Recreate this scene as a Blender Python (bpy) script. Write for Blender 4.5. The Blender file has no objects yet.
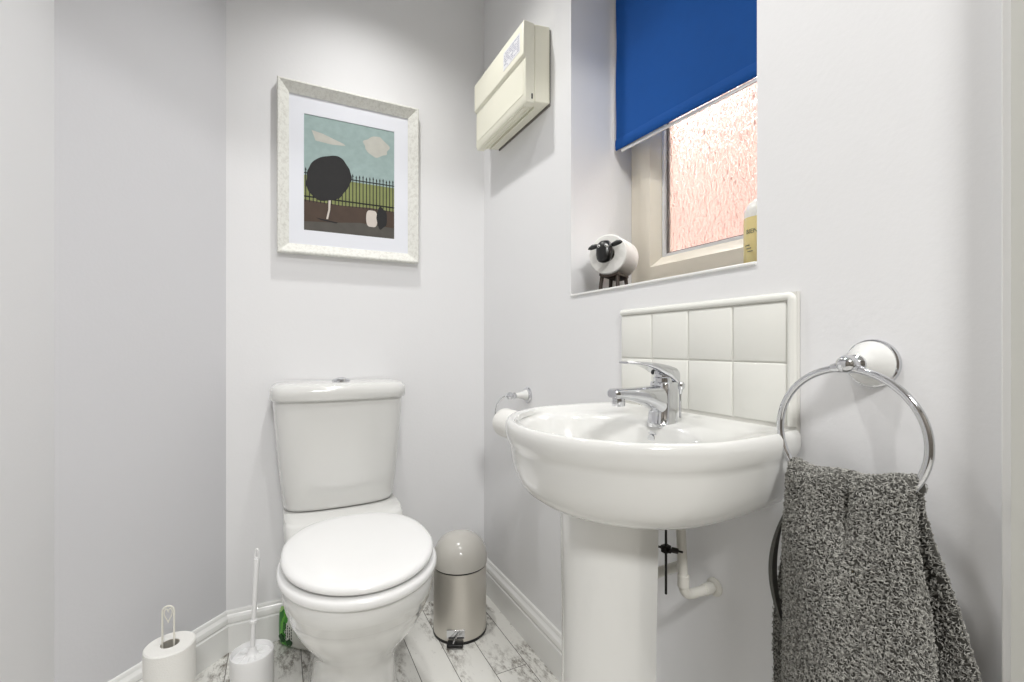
import bpy, bmesh, math, random
import numpy as np
from mathutils import Vector, Matrix
random.seed(7)
PI = math.pi
C = bpy.context.scene.collection
sc = bpy.context.scene

# ------------------------------------------------------------------ materials
def lin(c):
    def f(v):
        v /= 255.0
        return v/12.92 if v <= .04045 else ((v+.055)/1.055)**2.4
    return (f(c[0]), f(c[1]), f(c[2]), 1)

def mat(name, rgb, rough=.5, metal=0.0, noise=0.0, nscale=20, bump=0.0, bscale=200, coat=0.0, spec=.5, sub=0.0):
    m = bpy.data.materials.new(name); m.use_nodes = True
    nt = m.node_tree; b = nt.nodes['Principled BSDF']
    b.inputs['Base Color'].default_value = lin(rgb)
    b.inputs['Roughness'].default_value = rough
    b.inputs['Metallic'].default_value = metal
    b.inputs['Specular IOR Level'].default_value = spec
    if coat:
        b.inputs['Coat Weight'].default_value = coat; b.inputs['Coat Roughness'].default_value = .04
    if sub:
        b.inputs['Subsurface Weight'].default_value = sub
        b.inputs['Subsurface Radius'].default_value = (.02, .02, .015)
    tc = nt.nodes.new('ShaderNodeTexCoord')
    if noise:
        n = nt.nodes.new('ShaderNodeTexNoise'); n.inputs['Scale'].default_value = nscale; n.inputs['Detail'].default_value = 4
        nt.links.new(tc.outputs['Object'], n.inputs['Vector'])
        r = nt.nodes.new('ShaderNodeMix'); r.data_type = 'RGBA'
        a = lin(rgb); k = 1-noise
        r.inputs[6].default_value = a; r.inputs[7].default_value = (a[0]*k, a[1]*k, a[2]*k, 1)
        nt.links.new(n.outputs['Fac'], r.inputs[0]); nt.links.new(r.outputs[2], b.inputs['Base Color'])
    if bump:
        n = nt.nodes.new('ShaderNodeTexNoise'); n.inputs['Scale'].default_value = bscale; n.inputs['Detail'].default_value = 3
        nt.links.new(tc.outputs['Object'], n.inputs['Vector'])
        p = nt.nodes.new('ShaderNodeBump'); p.inputs['Strength'].default_value = bump; p.inputs['Distance'].default_value = .002
        nt.links.new(n.outputs['Fac'], p.inputs['Height']); nt.links.new(p.outputs['Normal'], b.inputs['Normal'])
    return m

M = {}
M['wall'] = mat('wall_paint', (236, 236, 237), .55, noise=.02, nscale=3, bump=.12, bscale=120)
M['hall'] = mat('hall_paint', (120, 114, 106), .7, noise=.02, nscale=3)
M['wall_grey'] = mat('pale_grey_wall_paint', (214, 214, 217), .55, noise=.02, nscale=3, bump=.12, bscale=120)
M['ceiling'] = mat('ceiling_paint', (238, 238, 238), .8, bump=.05)
M['shaded_lining'] = mat('shaded_jamb_tone', (196, 196, 190), .4, noise=.02)  # darker than the trim: shade on the door jamb painted into the colour
M['trim'] = mat('gloss_trim_paint', (240, 240, 238), .25, noise=.01, coat=.3)
M['ceramic'] = mat('white_ceramic', (224, 224, 221), .12, noise=.01, nscale=4, coat=.6)
M['seat'] = mat('white_seat_plastic', (242, 242, 241), .22, noise=.01, coat=.2)
M['plastic'] = mat('white_plastic', (240, 240, 240), .3, noise=.01)
M['chrome'] = mat('chrome', (214, 215, 218), .07, 1.0, noise=.02)
M['heater'] = mat('cream_plastic', (241, 239, 222), .4, noise=.02, nscale=8)
M['heater_dark'] = mat('cream_plastic_seam', (200, 196, 174), .5, noise=.02)
M['black'] = mat('black_plastic', (16, 16, 17), .35, noise=.1)
M['upvc'] = mat('cream_upvc', (240, 232, 216), .35, noise=.02, coat=.15)
M['bead'] = mat('pale_glazing_bead', (226, 226, 226), .35, noise=.02)
M['gasket'] = mat('dark_gasket', (120, 116, 112), .6, noise=.1)
M['blind'] = mat('blue_blind_fabric', (16, 82, 160), .75, noise=.12, nscale=30, bump=.25, bscale=900, spec=.25)
M['blind_bar'] = mat('white_blind_bar', (240, 240, 240), .4, noise=.01)
M['tile'] = mat('cream_tile_glaze', (236, 236, 230), .1, noise=.025, nscale=5, coat=.4)
M['grout'] = mat('tile_grout', (226, 225, 219), .85, noise=.05, nscale=60)
M['paper'] = mat('toilet_paper', (243, 242, 238), .9, noise=.03, nscale=40, bump=.5, bscale=260, spec=.2)
M['card'] = mat('grey_cardboard', (170, 166, 156), .9, noise=.1, nscale=60)
M['wire'] = mat('cream_coated_wire', (232, 230, 220), .35, noise=.02)
M['bristle'] = mat('white_bristle', (225, 225, 225), .7, noise=.05)
M['bin_lid'] = mat('pale_grey_enamel', (205, 202, 195), .22, noise=.01, coat=.5)
M['pipe'] = mat('white_pipe', (222, 220, 212), .4, noise=.03)
M['rod'] = mat('dark_metal_rod', (44, 42, 40), .4, .6, noise=.2)
M['mat_board'] = mat('white_mount_board', (234, 236, 243), .85, noise=.01, bump=.05)
M['sheep'] = mat('black_resin', (18, 18, 19), .3, noise=.2, coat=.2)
M['wood'] = mat('dark_brown_wood', (72, 60, 52), .5, noise=.35, nscale=60, bump=.2)
M['eye'] = mat('white_eye', (240, 240, 238), .3, noise=.01)
M['soap'] = mat('pale_yellow_bottle', (252, 230, 166), .25, noise=.03, nscale=10, coat=.3, sub=.8)
M['soap_cap'] = mat('white_bottle_cap', (248, 246, 240), .3, noise=.01, sub=.6)
M['print_ink'] = mat('grey_print_ink', (120, 118, 100), .5, noise=.1)
M['label_ink'] = mat('grey_blue_ink', (150, 152, 172), .6, noise=.1)
M['label_paper'] = mat('white_label', (232, 232, 236), .5, noise=.02)
M['brick_ground'] = mat('yard_concrete', (170, 165, 158), .9, noise=.2)

def brushed():
    m = mat('brushed_steel', (216, 212, 205), .33, 1.0)
    nt = m.node_tree; b = nt.nodes['Principled BSDF']
    tc = nt.nodes.new('ShaderNodeTexCoord'); mp = nt.nodes.new('ShaderNodeMapping'); mp.inputs['Scale'].default_value = (8, 8, 900)
    n = nt.nodes.new('ShaderNodeTexNoise'); n.inputs['Scale'].default_value = 1; n.inputs['Detail'].default_value = 2
    nt.links.new(tc.outputs['Object'], mp.inputs['Vector']); nt.links.new(mp.outputs['Vector'], n.inputs['Vector'])
    r = nt.nodes.new('ShaderNodeMapRange'); r.inputs['To Min'].default_value = .34; r.inputs['To Max'].default_value = .5
    nt.links.new(n.outputs['Fac'], r.inputs['Value']); nt.links.new(r.outputs['Result'], b.inputs['Roughness'])
    return m
M['steel'] = brushed()

def frame_wood():
    m = mat('whitewashed_frame', (226, 226, 218), .6)
    nt = m.node_tree; b = nt.nodes['Principled BSDF']
    tc = nt.nodes.new('ShaderNodeTexCoord')
    n = nt.nodes.new('ShaderNodeTexNoise'); n.inputs['Scale'].default_value = 90; n.inputs['Detail'].default_value = 6; n.inputs['Roughness'].default_value = .7
    nt.links.new(tc.outputs['Object'], n.inputs['Vector'])
    cr = nt.nodes.new('ShaderNodeValToRGB')
    cr.color_ramp.elements[0].position = .36; cr.color_ramp.elements[0].color = lin((214, 213, 206))
    cr.color_ramp.elements[1].position = .55; cr.color_ramp.elements[1].color = lin((232, 232, 226))
    nt.links.new(n.outputs['Fac'], cr.inputs[0]); nt.links.new(cr.outputs[0], b.inputs['Base Color'])
    return m
M['frame'] = frame_wood()

def floor_mat():
    m = mat('distressed_white_planks', (225, 224, 218), .45)
    nt = m.node_tree; b = nt.nodes['Principled BSDF']; L = nt.links.new; N = nt.nodes.new
    tc = N('ShaderNodeTexCoord'); sp = N('ShaderNodeSeparateXYZ'); L(tc.outputs['Object'], sp.inputs[0])
    cb = N('ShaderNodeCombineXYZ')
    ax = N('ShaderNodeMath'); ax.operation = 'ADD'; ax.inputs[1].default_value = -.06 + 1.03
    L(sp.outputs['X'], ax.inputs[0])
    ay = N('ShaderNodeMath'); ay.operation = 'ADD'; ay.inputs[1].default_value = 2.0 - .05
    L(sp.outputs['Y'], ay.inputs[0])
    L(ay.outputs[0], cb.inputs['X']); L(ax.outputs[0], cb.inputs['Y'])
    br = N('ShaderNodeTexBrick'); br.offset = .37; br.offset_frequency = 2; br.squash = 1
    br.inputs['Color1'].default_value = (.25, .25, .25, 1); br.inputs['Color2'].default_value = (.75, .75, .75, 1)
    br.inputs['Mortar'].default_value = (0, 0, 0, 1)
    br.inputs['Scale'].default_value = 1; br.inputs['Mortar Size'].default_value = .0011; br.inputs['Mortar Smooth'].default_value = .1
    br.inputs['Brick Width'].default_value = .8; br.inputs['Row Height'].default_value = .103; br.inputs['Bias'].default_value = 0
    L(cb.outputs[0], br.inputs['Vector'])
    # per plank offset of the wear pattern
    off = N('ShaderNodeVectorMath'); off.operation = 'MULTIPLY_ADD'
    off.inputs[1].default_value = (7, 5, 3)
    L(br.outputs['Color'], off.inputs[0]); L(tc.outputs['Object'], off.inputs[2])
    mp = N('ShaderNodeMapping'); mp.inputs['Scale'].default_value = (1, .42, 1); L(off.outputs[0], mp.inputs['Vector'])
    n1 = N('ShaderNodeTexNoise'); n1.inputs['Scale'].default_value = 9; n1.inputs['Detail'].default_value = 3
    n2 = N('ShaderNodeTexNoise'); n2.inputs['Scale'].default_value = 70; n2.inputs['Detail'].default_value = 6; n2.inputs['Roughness'].default_value = .75
    L(mp.outputs[0], n1.inputs['Vector']); L(mp.outputs[0], n2.inputs['Vector'])
    r1 = N('ShaderNodeMapRange'); r1.inputs['From Min'].default_value = .46; r1.inputs['From Max'].default_value = .6; r1.clamp = True
    L(n1.outputs['Fac'], r1.inputs['Value'])
    r2 = N('ShaderNodeMapRange'); r2.inputs['From Min'].default_value = .45; r2.inputs['From Max'].default_value = .62; r2.clamp = True
    L(n2.outputs['Fac'], r2.inputs['Value'])
    mu = N('ShaderNodeMath'); mu.operation = 'MULTIPLY'; L(r1.outputs[0], mu.inputs[0]); L(r2.outputs[0], mu.inputs[1])
    r3 = N('ShaderNodeMapRange'); r3.inputs['From Min'].default_value = .6; r3.inputs['From Max'].default_value = .68; r3.clamp = True
    L(n2.outputs['Fac'], r3.inputs['Value'])
    mx = N('ShaderNodeMath'); mx.operation = 'MAXIMUM'; L(mu.outputs[0], mx.inputs[0])
    hf = N('ShaderNodeMath'); hf.operation = 'MULTIPLY'; hf.inputs[1].default_value = .6; L(r3.outputs[0], hf.inputs[0]); L(hf.outputs[0], mx.inputs[1])
    c1 = N('ShaderNodeMix'); c1.data_type = 'RGBA'; c1.inputs[6].default_value = lin((232, 231, 226)); c1.inputs[7].default_value = lin((120, 113, 104))
    L(mx.outputs[0], c1.inputs[0])
    c2 = N('ShaderNodeMix'); c2.data_type = 'RGBA'; c2.inputs[7].default_value = lin((96, 92, 86))
    L(br.outputs['Fac'], c2.inputs[0]); L(c1.outputs[2], c2.inputs[6]); L(c2.outputs[2], b.inputs['Base Color'])
    p = N('ShaderNodeBump'); p.inputs['Strength'].default_value = .3; p.inputs['Distance'].default_value = .001; p.invert = True
    ad = N('ShaderNodeMath'); ad.operation = 'ADD'; L(br.outputs['Fac'], ad.inputs[0]); L(mx.outputs[0], ad.inputs[1])
    L(ad.outputs[0], p.inputs['Height']); L(p.outputs[0], b.inputs['Normal'])
    return m
M['floor'] = floor_mat()

def brick_mat():
    m = mat('red_brick', (200, 130, 110), .9)
    nt = m.node_tree; b = nt.nodes['Principled BSDF']
    tc = nt.nodes.new('ShaderNodeTexCoord'); sp = nt.nodes.new('ShaderNodeSeparateXYZ'); cb = nt.nodes.new('ShaderNodeCombineXYZ')
    nt.links.new(tc.outputs['Object'], sp.inputs[0]); nt.links.new(sp.outputs['Y'], cb.inputs['X']); nt.links.new(sp.outputs['Z'], cb.inputs['Y'])
    br = nt.nodes.new('ShaderNodeTexBrick'); br.inputs['Scale'].default_value = 1
    br.inputs['Brick Width'].default_value = .225; br.inputs['Row Height'].default_value = .075; br.inputs['Mortar Size'].default_value = .005
    br.inputs['Color1'].default_value = lin((106, 78, 71)); br.inputs['Color2'].default_value = lin((98, 70, 63)); br.inputs['Mortar'].default_value = lin((122, 100, 90))
    nt.links.new(cb.outputs[0], br.inputs['Vector']); nt.links.new(br.outputs['Color'], b.inputs['Base Color'])
    return m
M['brick'] = brick_mat()

def glass_mat():
    m = bpy.data.materials.new('obscured_glass'); m.use_nodes = True
    nt = m.node_tree; nt.nodes.clear(); N = nt.nodes.new; L = nt.links.new
    out = N('ShaderNodeOutputMaterial'); tc = N('ShaderNodeTexCoord')
    mp = N('ShaderNodeMapping'); mp.inputs['Scale'].default_value = (1, 1.5, .75); L(tc.outputs['Object'], mp.inputs[0])
    n = N('ShaderNodeTexNoise'); n.inputs['Scale'].default_value = 85; n.inputs['Detail'].default_value = 2; n.inputs['Distortion'].default_value = .8
    L(mp.outputs[0], n.inputs['Vector'])
    bp = N('ShaderNodeBump'); bp.inputs['Strength'].default_value = .85; bp.inputs['Distance'].default_value = .006; L(n.outputs['Fac'], bp.inputs['Height'])
    rf = N('ShaderNodeBsdfRefraction'); rf.inputs['Roughness'].default_value = .28; rf.inputs['IOR'].default_value = 1.25; L(bp.outputs[0], rf.inputs['Normal'])
    rf.inputs['Color'].default_value = (1, 1, 1, 1)
    tl = N('ShaderNodeBsdfTranslucent'); tl.inputs['Color'].default_value = (.95, .93, .92, 1); L(bp.outputs[0], tl.inputs['Normal'])
    gl = N('ShaderNodeBsdfGlossy'); gl.inputs['Roughness'].default_value = .1; L(bp.outputs[0], gl.inputs['Normal'])
    m1 = N('ShaderNodeMixShader'); m1.inputs[0].default_value = .03; L(rf.outputs[0], m1.inputs[1]); L(tl.outputs[0], m1.inputs[2])
    m2 = N('ShaderNodeMixShader'); m2.inputs[0].default_value = .05; L(m1.outputs[0], m2.inputs[1]); L(gl.outputs[0], m2.inputs[2])
    L(m2.outputs[0], out.inputs['Surface'])
    return m
M['glass'] = glass_mat()

def towel_mat():
    m = mat('grey_terry', (126, 125, 120), .95, spec=.15)
    nt = m.node_tree; b = nt.nodes['Principled BSDF']
    tc = nt.nodes.new('ShaderNodeTexCoord'); n = nt.nodes.new('ShaderNodeTexNoise'); n.inputs['Scale'].default_value = 260; n.inputs['Detail'].default_value = 2
    nt.links.new(tc.outputs['Object'], n.inputs['Vector'])
    cr = nt.nodes.new('ShaderNodeValToRGB')
    cr.color_ramp.elements[0].position = .35; cr.color_ramp.elements[0].color = lin((106, 105, 101))
    cr.color_ramp.elements[1].position = .62; cr.color_ramp.elements[1].color = lin((182, 181, 175))
    nt.links.new(n.outputs['Fac'], cr.inputs[0]); nt.links.new(cr.outputs[0], b.inputs['Base Color'])
    return m
M['towel'] = towel_mat()
M['towel_base'] = mat('grey_terry_ground', (98, 97, 93), .95, noise=.3, nscale=200, spec=.1)
M['hem'] = mat('woven_hem', (104, 104, 100), .9, noise=.2, nscale=300, bump=.3, bscale=900, spec=.15)

# ------------------------------------------------------------------ mesh building
class MB:
    def __init__(s): s.v = []; s.f = []; s.mi = []; s.cur = 0
    def add(s, vs, fs):
        o = len(s.v); s.v += [tuple(p) for p in vs]
        for f in fs: s.f.append([i+o for i in f]); s.mi.append(s.cur)
        return s
    def box(s, x0, x1, y0, y1, z0, z1):
        v = [(x, y, z) for x in (x0, x1) for y in (y0, y1) for z in (z0, z1)]
        return s.add(v, [(0,1,3,2),(4,6,7,5),(0,4,5,1),(2,3,7,6),(0,2,6,4),(1,5,7,3)])
    def loft(s, secs, cap0=True, cap1=True, closed=True):
        n = len(secs[0]); vs = [p for q in secs for p in q]; fs = []
        for i in range(len(secs)-1):
            for j in range(n if closed else n-1):
                k = (j+1) % n
                fs.append((i*n+j, i*n+k, (i+1)*n+k, (i+1)*n+j))
        if cap0: fs.append(tuple(range(n-1, -1, -1)))
        if cap1: fs.append(tuple(range((len(secs)-1)*n, len(secs)*n)))
        return s.add(vs, fs)
    def tube(s, pts, r, sides=12, closed=False, caps=True, ry=None):
        pts = [Vector(p) for p in pts]; n = len(pts)
        rs = r if isinstance(r, (list, tuple)) else [r]*n
        secs = []; prev = None
        for i, p in enumerate(pts):
            if closed: t = pts[(i+1) % n]-pts[i-1]
            else: t = pts[min(i+1, n-1)]-pts[max(i-1, 0)]
            t.normalize()
            if prev is None:
                u = Vector((0, 0, 1)) if abs(t.z) < .9 else Vector((1, 0, 0))
                u = (u-t*u.dot(t)).normalized()
            else: u = (prev-t*prev.dot(t)).normalized()
            prev = u; w = t.cross(u)
            secs.append([p+u*math.cos(2*PI*k/sides)*rs[i]+w*math.sin(2*PI*k/sides)*rs[i] for k in range(sides)])
        if closed: secs.append(secs[0]); return s.loft(secs, False, False)
        return s.loft(secs, caps, caps)
    def lathe(s, prof, c=(0,0,0), axis='z', segs=40, caps=True):
        secs = []
        for r, h in prof:
            ring = []
            for k in range(segs):
                a = 2*PI*k/segs; x, y = r*math.cos(a), r*math.sin(a)
                if axis == 'z': p = (c[0]+x, c[1]+y, c[2]+h)
                elif axis == 'x': p = (c[0]+h, c[1]+x, c[2]+y)
                else: p = (c[0]+y, c[1]+h, c[2]+x)
                ring.append(p)
            secs.append(ring)
        return s.loft(secs, caps, caps)
    def ball(s, c, rx, ry, rz, n=16):
        prof = [(max(math.sin(PI*i/n), .001), -math.cos(PI*i/n)) for i in range(n+1)]
        return s.loft([[(c[0]+rx*r*math.cos(2*PI*k/24), c[1]+ry*r*math.sin(2*PI*k/24), c[2]+rz*h) for k in range(24)] for r, h in prof])
    def build(s, name, m, parent=None, bevel=0, bseg=3, sharp=35, subsurf=0, local=False, smooth=True):
        me = bpy.data.meshes.new(name)
        off = Vector((0, 0, 0))
        if parent and not local:
            q = parent
            while q: off += q.location; q = q.parent
        me.from_pydata([tuple(Vector(p)-off) for p in s.v], [], s.f)
        for mm in (m if isinstance(m, list) else [m]): me.materials.append(mm)
        if isinstance(m, list): me.polygons.foreach_set('material_index', s.mi)
        bm = bmesh.new(); bm.from_mesh(me); bmesh.ops.recalc_face_normals(bm, faces=bm.faces); bm.to_mesh(me); bm.free()
        if smooth:
            me.polygons.foreach_set('use_smooth', [True]*len(me.polygons))
            me.set_sharp_from_angle(angle=math.radians(sharp))
        me.update()
        o = bpy.data.objects.new(name, me); C.objects.link(o)
        if parent: o.parent = parent
        if bevel:
            b = o.modifiers.new('bevel', 'BEVEL'); b.width = bevel; b.segments = bseg; b.limit_method = 'ANGLE'; b.angle_limit = math.radians(30)
            b.harden_normals = False
        if subsurf:
            b = o.modifiers.new('sub', 'SUBSURF'); b.levels = subsurf; b.render_levels = subsurf
        return o

def tag(o, label=None, cat=None, group=None, kind=None):
    if label: o['label'] = label
    if cat: o['category'] = cat
    if group: o['group'] = group
    if kind: o['kind'] = kind
    return o
def thing(name, loc, label, cat, rz=0, group=None):
    o = bpy.data.objects.new(name, None); C.objects.link(o); o.empty_display_size = .05
    o.location = loc; o.rotation_euler = (0, 0, rz)
    return tag(o, label, cat, group)
def struct(o): o['kind'] = 'structure'; return o

def sup(cx, cy, a, b, n=2.0, z=0, k=48, b2=None, a0=0):
    """superellipse ring in XY; b for +Y, b2 for -Y half"""
    out = []
    for i in range(k):
        t = 2*PI*i/k+a0; c, s_ = math.cos(t), math.sin(t)
        x = math.copysign(abs(c)**(2/n), c)*a
        bb = b if s_ >= 0 else (b2 if b2 else b)
        out.append((cx+x, cy+math.copysign(abs(s_)**(2/n), s_)*bb, z))
    return out

def text_mb(body, size, place, mb):
    cu = bpy.data.curves.new('lettering', 'FONT'); cu.body = body; cu.size = size; cu.extrude = .0002; cu.align_x = 'CENTER'
    ob = bpy.data.objects.new('lettering', cu); C.objects.link(ob)
    bpy.context.view_layer.update()
    me = bpy.data.meshes.new_from_object(ob.evaluated_get(bpy.context.evaluated_depsgraph_get()))
    mb.add([place(v.co) for v in me.vertices], [tuple(p.vertices) for p in me.polygons])
    bpy.data.objects.remove(ob); bpy.data.curves.remove(cu); bpy.data.meshes.remove(me)

# ------------------------------------------------------------------ room
XR, YB, H = .745, 1.739, 2.42
CHX, CHY = -.155, YB           # start of the angled wall on the back wall
LX, LY = -.466, 1.428          # where it meets the left wall
YN = .1986                        # room face of the near (door) wall

struct(MB().box(-1.2, 1.3, -2.0, YB+.1, -.05, 0).build('floor', M['floor']))
struct(MB().box(-1.2, 1.3, -2.0, YB+.1, H, H+.05).build('ceiling', M['ceiling']))
struct(MB().box(CHX-.05, XR+.3, YB, YB+.1, 0, H).build('wall_back', M['wall']))
# angled wall
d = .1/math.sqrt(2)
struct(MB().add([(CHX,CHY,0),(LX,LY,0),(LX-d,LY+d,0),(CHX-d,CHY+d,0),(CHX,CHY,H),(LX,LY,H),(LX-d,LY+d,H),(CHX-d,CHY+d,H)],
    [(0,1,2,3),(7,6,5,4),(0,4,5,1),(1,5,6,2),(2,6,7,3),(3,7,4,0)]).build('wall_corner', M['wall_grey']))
struct(MB().box(LX-.1, LX, YN-.1, LY+.03, 0, H).build('wall_left', M['wall']))
# right wall with the window opening
WY0, WY1, WZ0, WZ1 = .5296, 1.107, 1.125, 2.12
XO = XR+.30
w = MB()
w.box(XR, XO, -.0+.09, WY0, 0, H); w.box(XR, XO, WY1, YB+.0, 0, H)
w.box(XR, XO, WY0, WY1, 0, WZ0); w.box(XR, XO, WY0, WY1, WZ1, H)
struct(w.build('wall_right', M['wall'], smooth=False))
# door wall behind the photographer and the hall
w = MB(); w.box(.715, XR+.0, YN-.1, YN, 0, H); w.box(-.466, .715, YN-.1, YN, 2.06, H)
struct(w.build('wall_near', M['wall'], smooth=False))
w = MB()
w.box(.715, XR-.001, YN, YN+.0085, 0, 2.2); w.box(.721, XR-.001, YN+.008, YN+.018, 0, 2.2)
struct(w.build('trim_1', M['trim'], bevel=.002))
struct(MB().box(.7135, .7149, YN-.1, YN+.0078, 0, 2.06).build('trim_2', M['shaded_lining']))
struct(MB().box(-1.3, 1.4, -2.1, -2.0, 0, H).build('wall_hall_back', M['hall']))
struct(MB().box(-1.3, -1.2, -2.0, YN-.1, 0, H).build('wall_hall_left', M['hall']))
struct(MB().box(1.3, 1.4, -2.0, YN-.1, 0, H).build('wall_hall_right', M['hall']))
w = MB(); w.box(-1.2, -.466-.1, YN-.1, YN, 0, H); w.box(.745, 1.3, YN-.1, YN-.0995, 0, H)
struct(w.build('wall_hall_front', M['hall'], smooth=False))

# skirting boards: moulded profile (distance from the wall, height)
SK = [(0,0),(.018,0),(.018,.084),(.0145,.087),(.0145,.090),(.017,.094),(.0175,.101),(.015,.108),(.010,.113),(.0075,.117),(.007,.122),(.0045,.1265),(0,.128)]
def skirt(name, path):
    """path: list of (point on wall, inward miter direction)"""
    m = MB(); m.loft([[(p[0]+q[0]*t, p[1]+q[1]*t, z) for t, z in SK] for p, q in path])
    return struct(m.build(name, M['trim'], sharp=25))
tm = math.tan(math.radians(22.5))
skirt('baseboard_back', [((CHX, YB), (tm, -1)), ((XR, YB), (-1, -1))])
skirt('baseboard_right', [((XR, YB), (-1, -1)), ((XR, YN), (-1, 0))])
n45 = (math.cos(PI/4), -math.sin(PI/4))
skirt('baseboard_corner', [((LX, LY), (1, -tm)), ((CHX, CHY), (tm, -1))])
skirt('baseboard_left', [((LX, YN), (1, 0)), ((LX, LY), (1, -tm))])

# ------------------------------------------------------------------ window
win = bpy.data.objects.new('window_1', None); C.objects.link(win); win.location = (.97, (WY0+WY1)/2, WZ0); struct(win)
FX = .966
def rect_frame(x0, x1, y0, y1, z0, z1, wd, zb=None):
    m = MB(); zb = zb or wd
    m.box(x0, x1, y0, y0+wd, z0, z1); m.box(x0, x1, y1-wd, y1, z0, z1)
    m.box(x0, x1, y0+wd, y1-wd, z0, z0+zb); m.box(x0, x1, y0+wd, y1-wd, z1-wd, z1)
    return m
fo = rect_frame(FX, FX+.065, WY0, WY1, WZ0, WZ1, .046).build('window_frame', M['upvc'], win, bevel=.003)
sa = MB()
def bevel_frame(y0, y1, z0, z1, w1, xa, xb, xc):
    """sash with a sloped inner bead: outer face xa, inner edge xb, back xc"""
    def ring(i, x): return [(x, y0+i, z0+i), (x, y1-i, z0+i), (x, y1-i, z1-i), (x, y0+i, z1-i)]
    sa.loft([ring(0, xc), ring(0, xa), ring(w1*.62, xa), ring(w1*.68, xa+.004), ring(w1, xb), ring(w1, xc), ring(0, xc)], False, False)
bevel_frame(WY0+.047, WY1-.05, WZ0+.04, WZ1-.047, .066, FX-.009, FX+.010, FX+.05)
sash = sa.build('sash', M['upvc'], win, sharp=15)
gy0, gy1, gz0, gz1 = WY0+.113, WY1-.116, WZ0+.106, WZ1-.113
rect_frame(FX+.013, FX+.03, gy0, gy1, gz0, gz1, .009).build('glazing_bead', M['bead'], win, bevel=.001)
rect_frame(FX+.022, FX+.032, gy0+.009, gy1-.009, gz0+.009, gz1-.009, .004).build('gasket', M['gasket'], win)
MB().box(FX+.026, FX+.030, gy0+.004, gy1-.004, gz0+.004, gz1-.004).build('pane', M['glass'], win)
struct(MB().box(XR-.004, FX, WY0+.0005, WY1-.0005, WZ0-.006, WZ0).build('trim_3', M['trim'], bevel=.002))

# yard outside
struct(MB().box(2.5, 2.72, -3, 5.5, -.3, 2.95).build('wall_yard', M['brick']))
struct(MB().box(XO, 6, -6, 8, -.35, -.3).build('ground_yard', M['brick_ground']))

# roller blind
bx = .893
bl = thing('roller_blind', (bx, .82, 2.07), 'bright blue roller blind half lowered in the window recess', 'blind')
def zbot(y): return 1.5590 + (1.09-y)*(-.0345)
by0, by1 = .545, 1.09
nu, nv = 24, 30
def bpt(i, j, dx):
    y = by0+(by1-by0)*i/nu; z = zbot(y)+(2.055-zbot(y))*j/nv
    yy = y + (.0014*math.sin(z*26) if i == nu else 0)
    return (bx+dx+.002*math.sin(y*9+z*2), yy, z)
m = MB(); g = []
fr = [[bpt(i, j, -.0006) for i in range(nu+1)] for j in range(nv+1)]
bk = [[bpt(i, j, .0006) for i in range(nu+1)] for j in range(nv+1)]
m.loft([a+b[::-1] for a, b in zip(fr, bk)])
fab = m.build('fabric', M['blind'], bl, sharp=60)
m = MB()   # sewn hem pocket along the bottom
secs = []
for i in range(nu+1):
    y = by0+(by1-by0)*i/nu; x = bx+.002*math.sin(y*9+zbot(y)*2); z = zbot(y)
    secs.append([(x-.0008, y, z+.031), (x-.0026, y, z+.027), (x-.0034, y, z+.014), (x-.003, y, z+.002), (x, y, z-.001), (x+.003, y, z+.002), (x+.003, y, z+.028), (x+.0008, y, z+.031)])
m.loft(secs); m.build('hem', M['blind'], bl, sharp=50)
m = MB(); m.loft([[(bx+dx, y, zbot(y)+dz) for dx, dz in ((.003, -.001), (.003, -.009), (.008, -.009), (.008, -.001))] for y in (by0+.01, by1-.02)])
m.build('bottom_bar', M['blind_bar'], bl, bevel=.001)
MB().tube([(bx+.012, by0-.005, 2.07), (bx+.012, by1+.005, 2.07)], .019, 20).build('roller_tube', M['blind_bar'], bl)

# ------------------------------------------------------------------ heater
hy0, hy1 = 1.2157, 1.603
ht = thing('fan_heater', (XR, 1.41, 1.72), 'cream wall-mounted fan heater with sloping front and label', 'heater')
def prism_y(prof, y0, y1): 
    m = MB(); m.loft([[(x, y, z) for x, z in prof] for y in (y0, y1)]); return m
prism_y([(XR-.004, 1.722), (XR-.004, 1.958), (XR-.058, 1.951), (XR-.058, 1.716)], hy0, hy1-.012).build('casing', M['heater'], ht, bevel=.004)
MB().box(XR-.004, XR, hy0+.004, hy1-.016, 1.718, 1.952).build('back_plate', M['gasket'], ht)
# front shell: upper panel stands proud of the lower one
prism_y([(XR-.0585, 1.711), (XR-.0585, 1.9505), (XR-.094, 1.953), (XR-.0975, 1.944), (XR-.0975, 1.850), (XR-.0895, 1.844), (XR-.0905, 1.722), (XR-.085, 1.709)], hy0-.001, hy1).build('front_shell', M['heater'], ht, bevel=.003)
pn = MB(); pn.add([(XR-.0907, hy0+.012, 1.839), (XR-.0907, hy1-.012, 1.839), (XR-.0915, hy1-.012, 1.735), (XR-.0915, hy0+.012, 1.735),
                   (XR-.0885, hy0+.012, 1.839), (XR-.0885, hy1-.012, 1.839), (XR-.0885, hy1-.012, 1.735), (XR-.0885, hy0+.012, 1.735)],
       [(0,1,2,3),(4,7,6,5),(0,4,5,1),(1,5,6,2),(2,6,7,3),(3,7,4,0)])
pn.build('front_panel', M['heater'], ht, bevel=.001)
gr = MB()
for k in range(3):
    x = XR-.078+k*.016
    gr.box(x, x+.004, hy0+.03, hy1-.03, 1.7065+.0012*k, 1.716)
gr.build('outlet_grille', M['heater'], ht, bevel=.0006)
MB().box(XR-.070, XR-.066, hy0-.003, hy0+.002, 1.722, 1.737).build('side_switch', M['black'], ht, bevel=.0005)
lb = MB(); lb.box(XR-.0983, XR-.0972, hy0+.02, hy0+.135, 1.868, 1.925)
st = lb.build('rating_label', M['label_paper'], ht); st['label'] = 'white printed label'
lb = MB()
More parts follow.
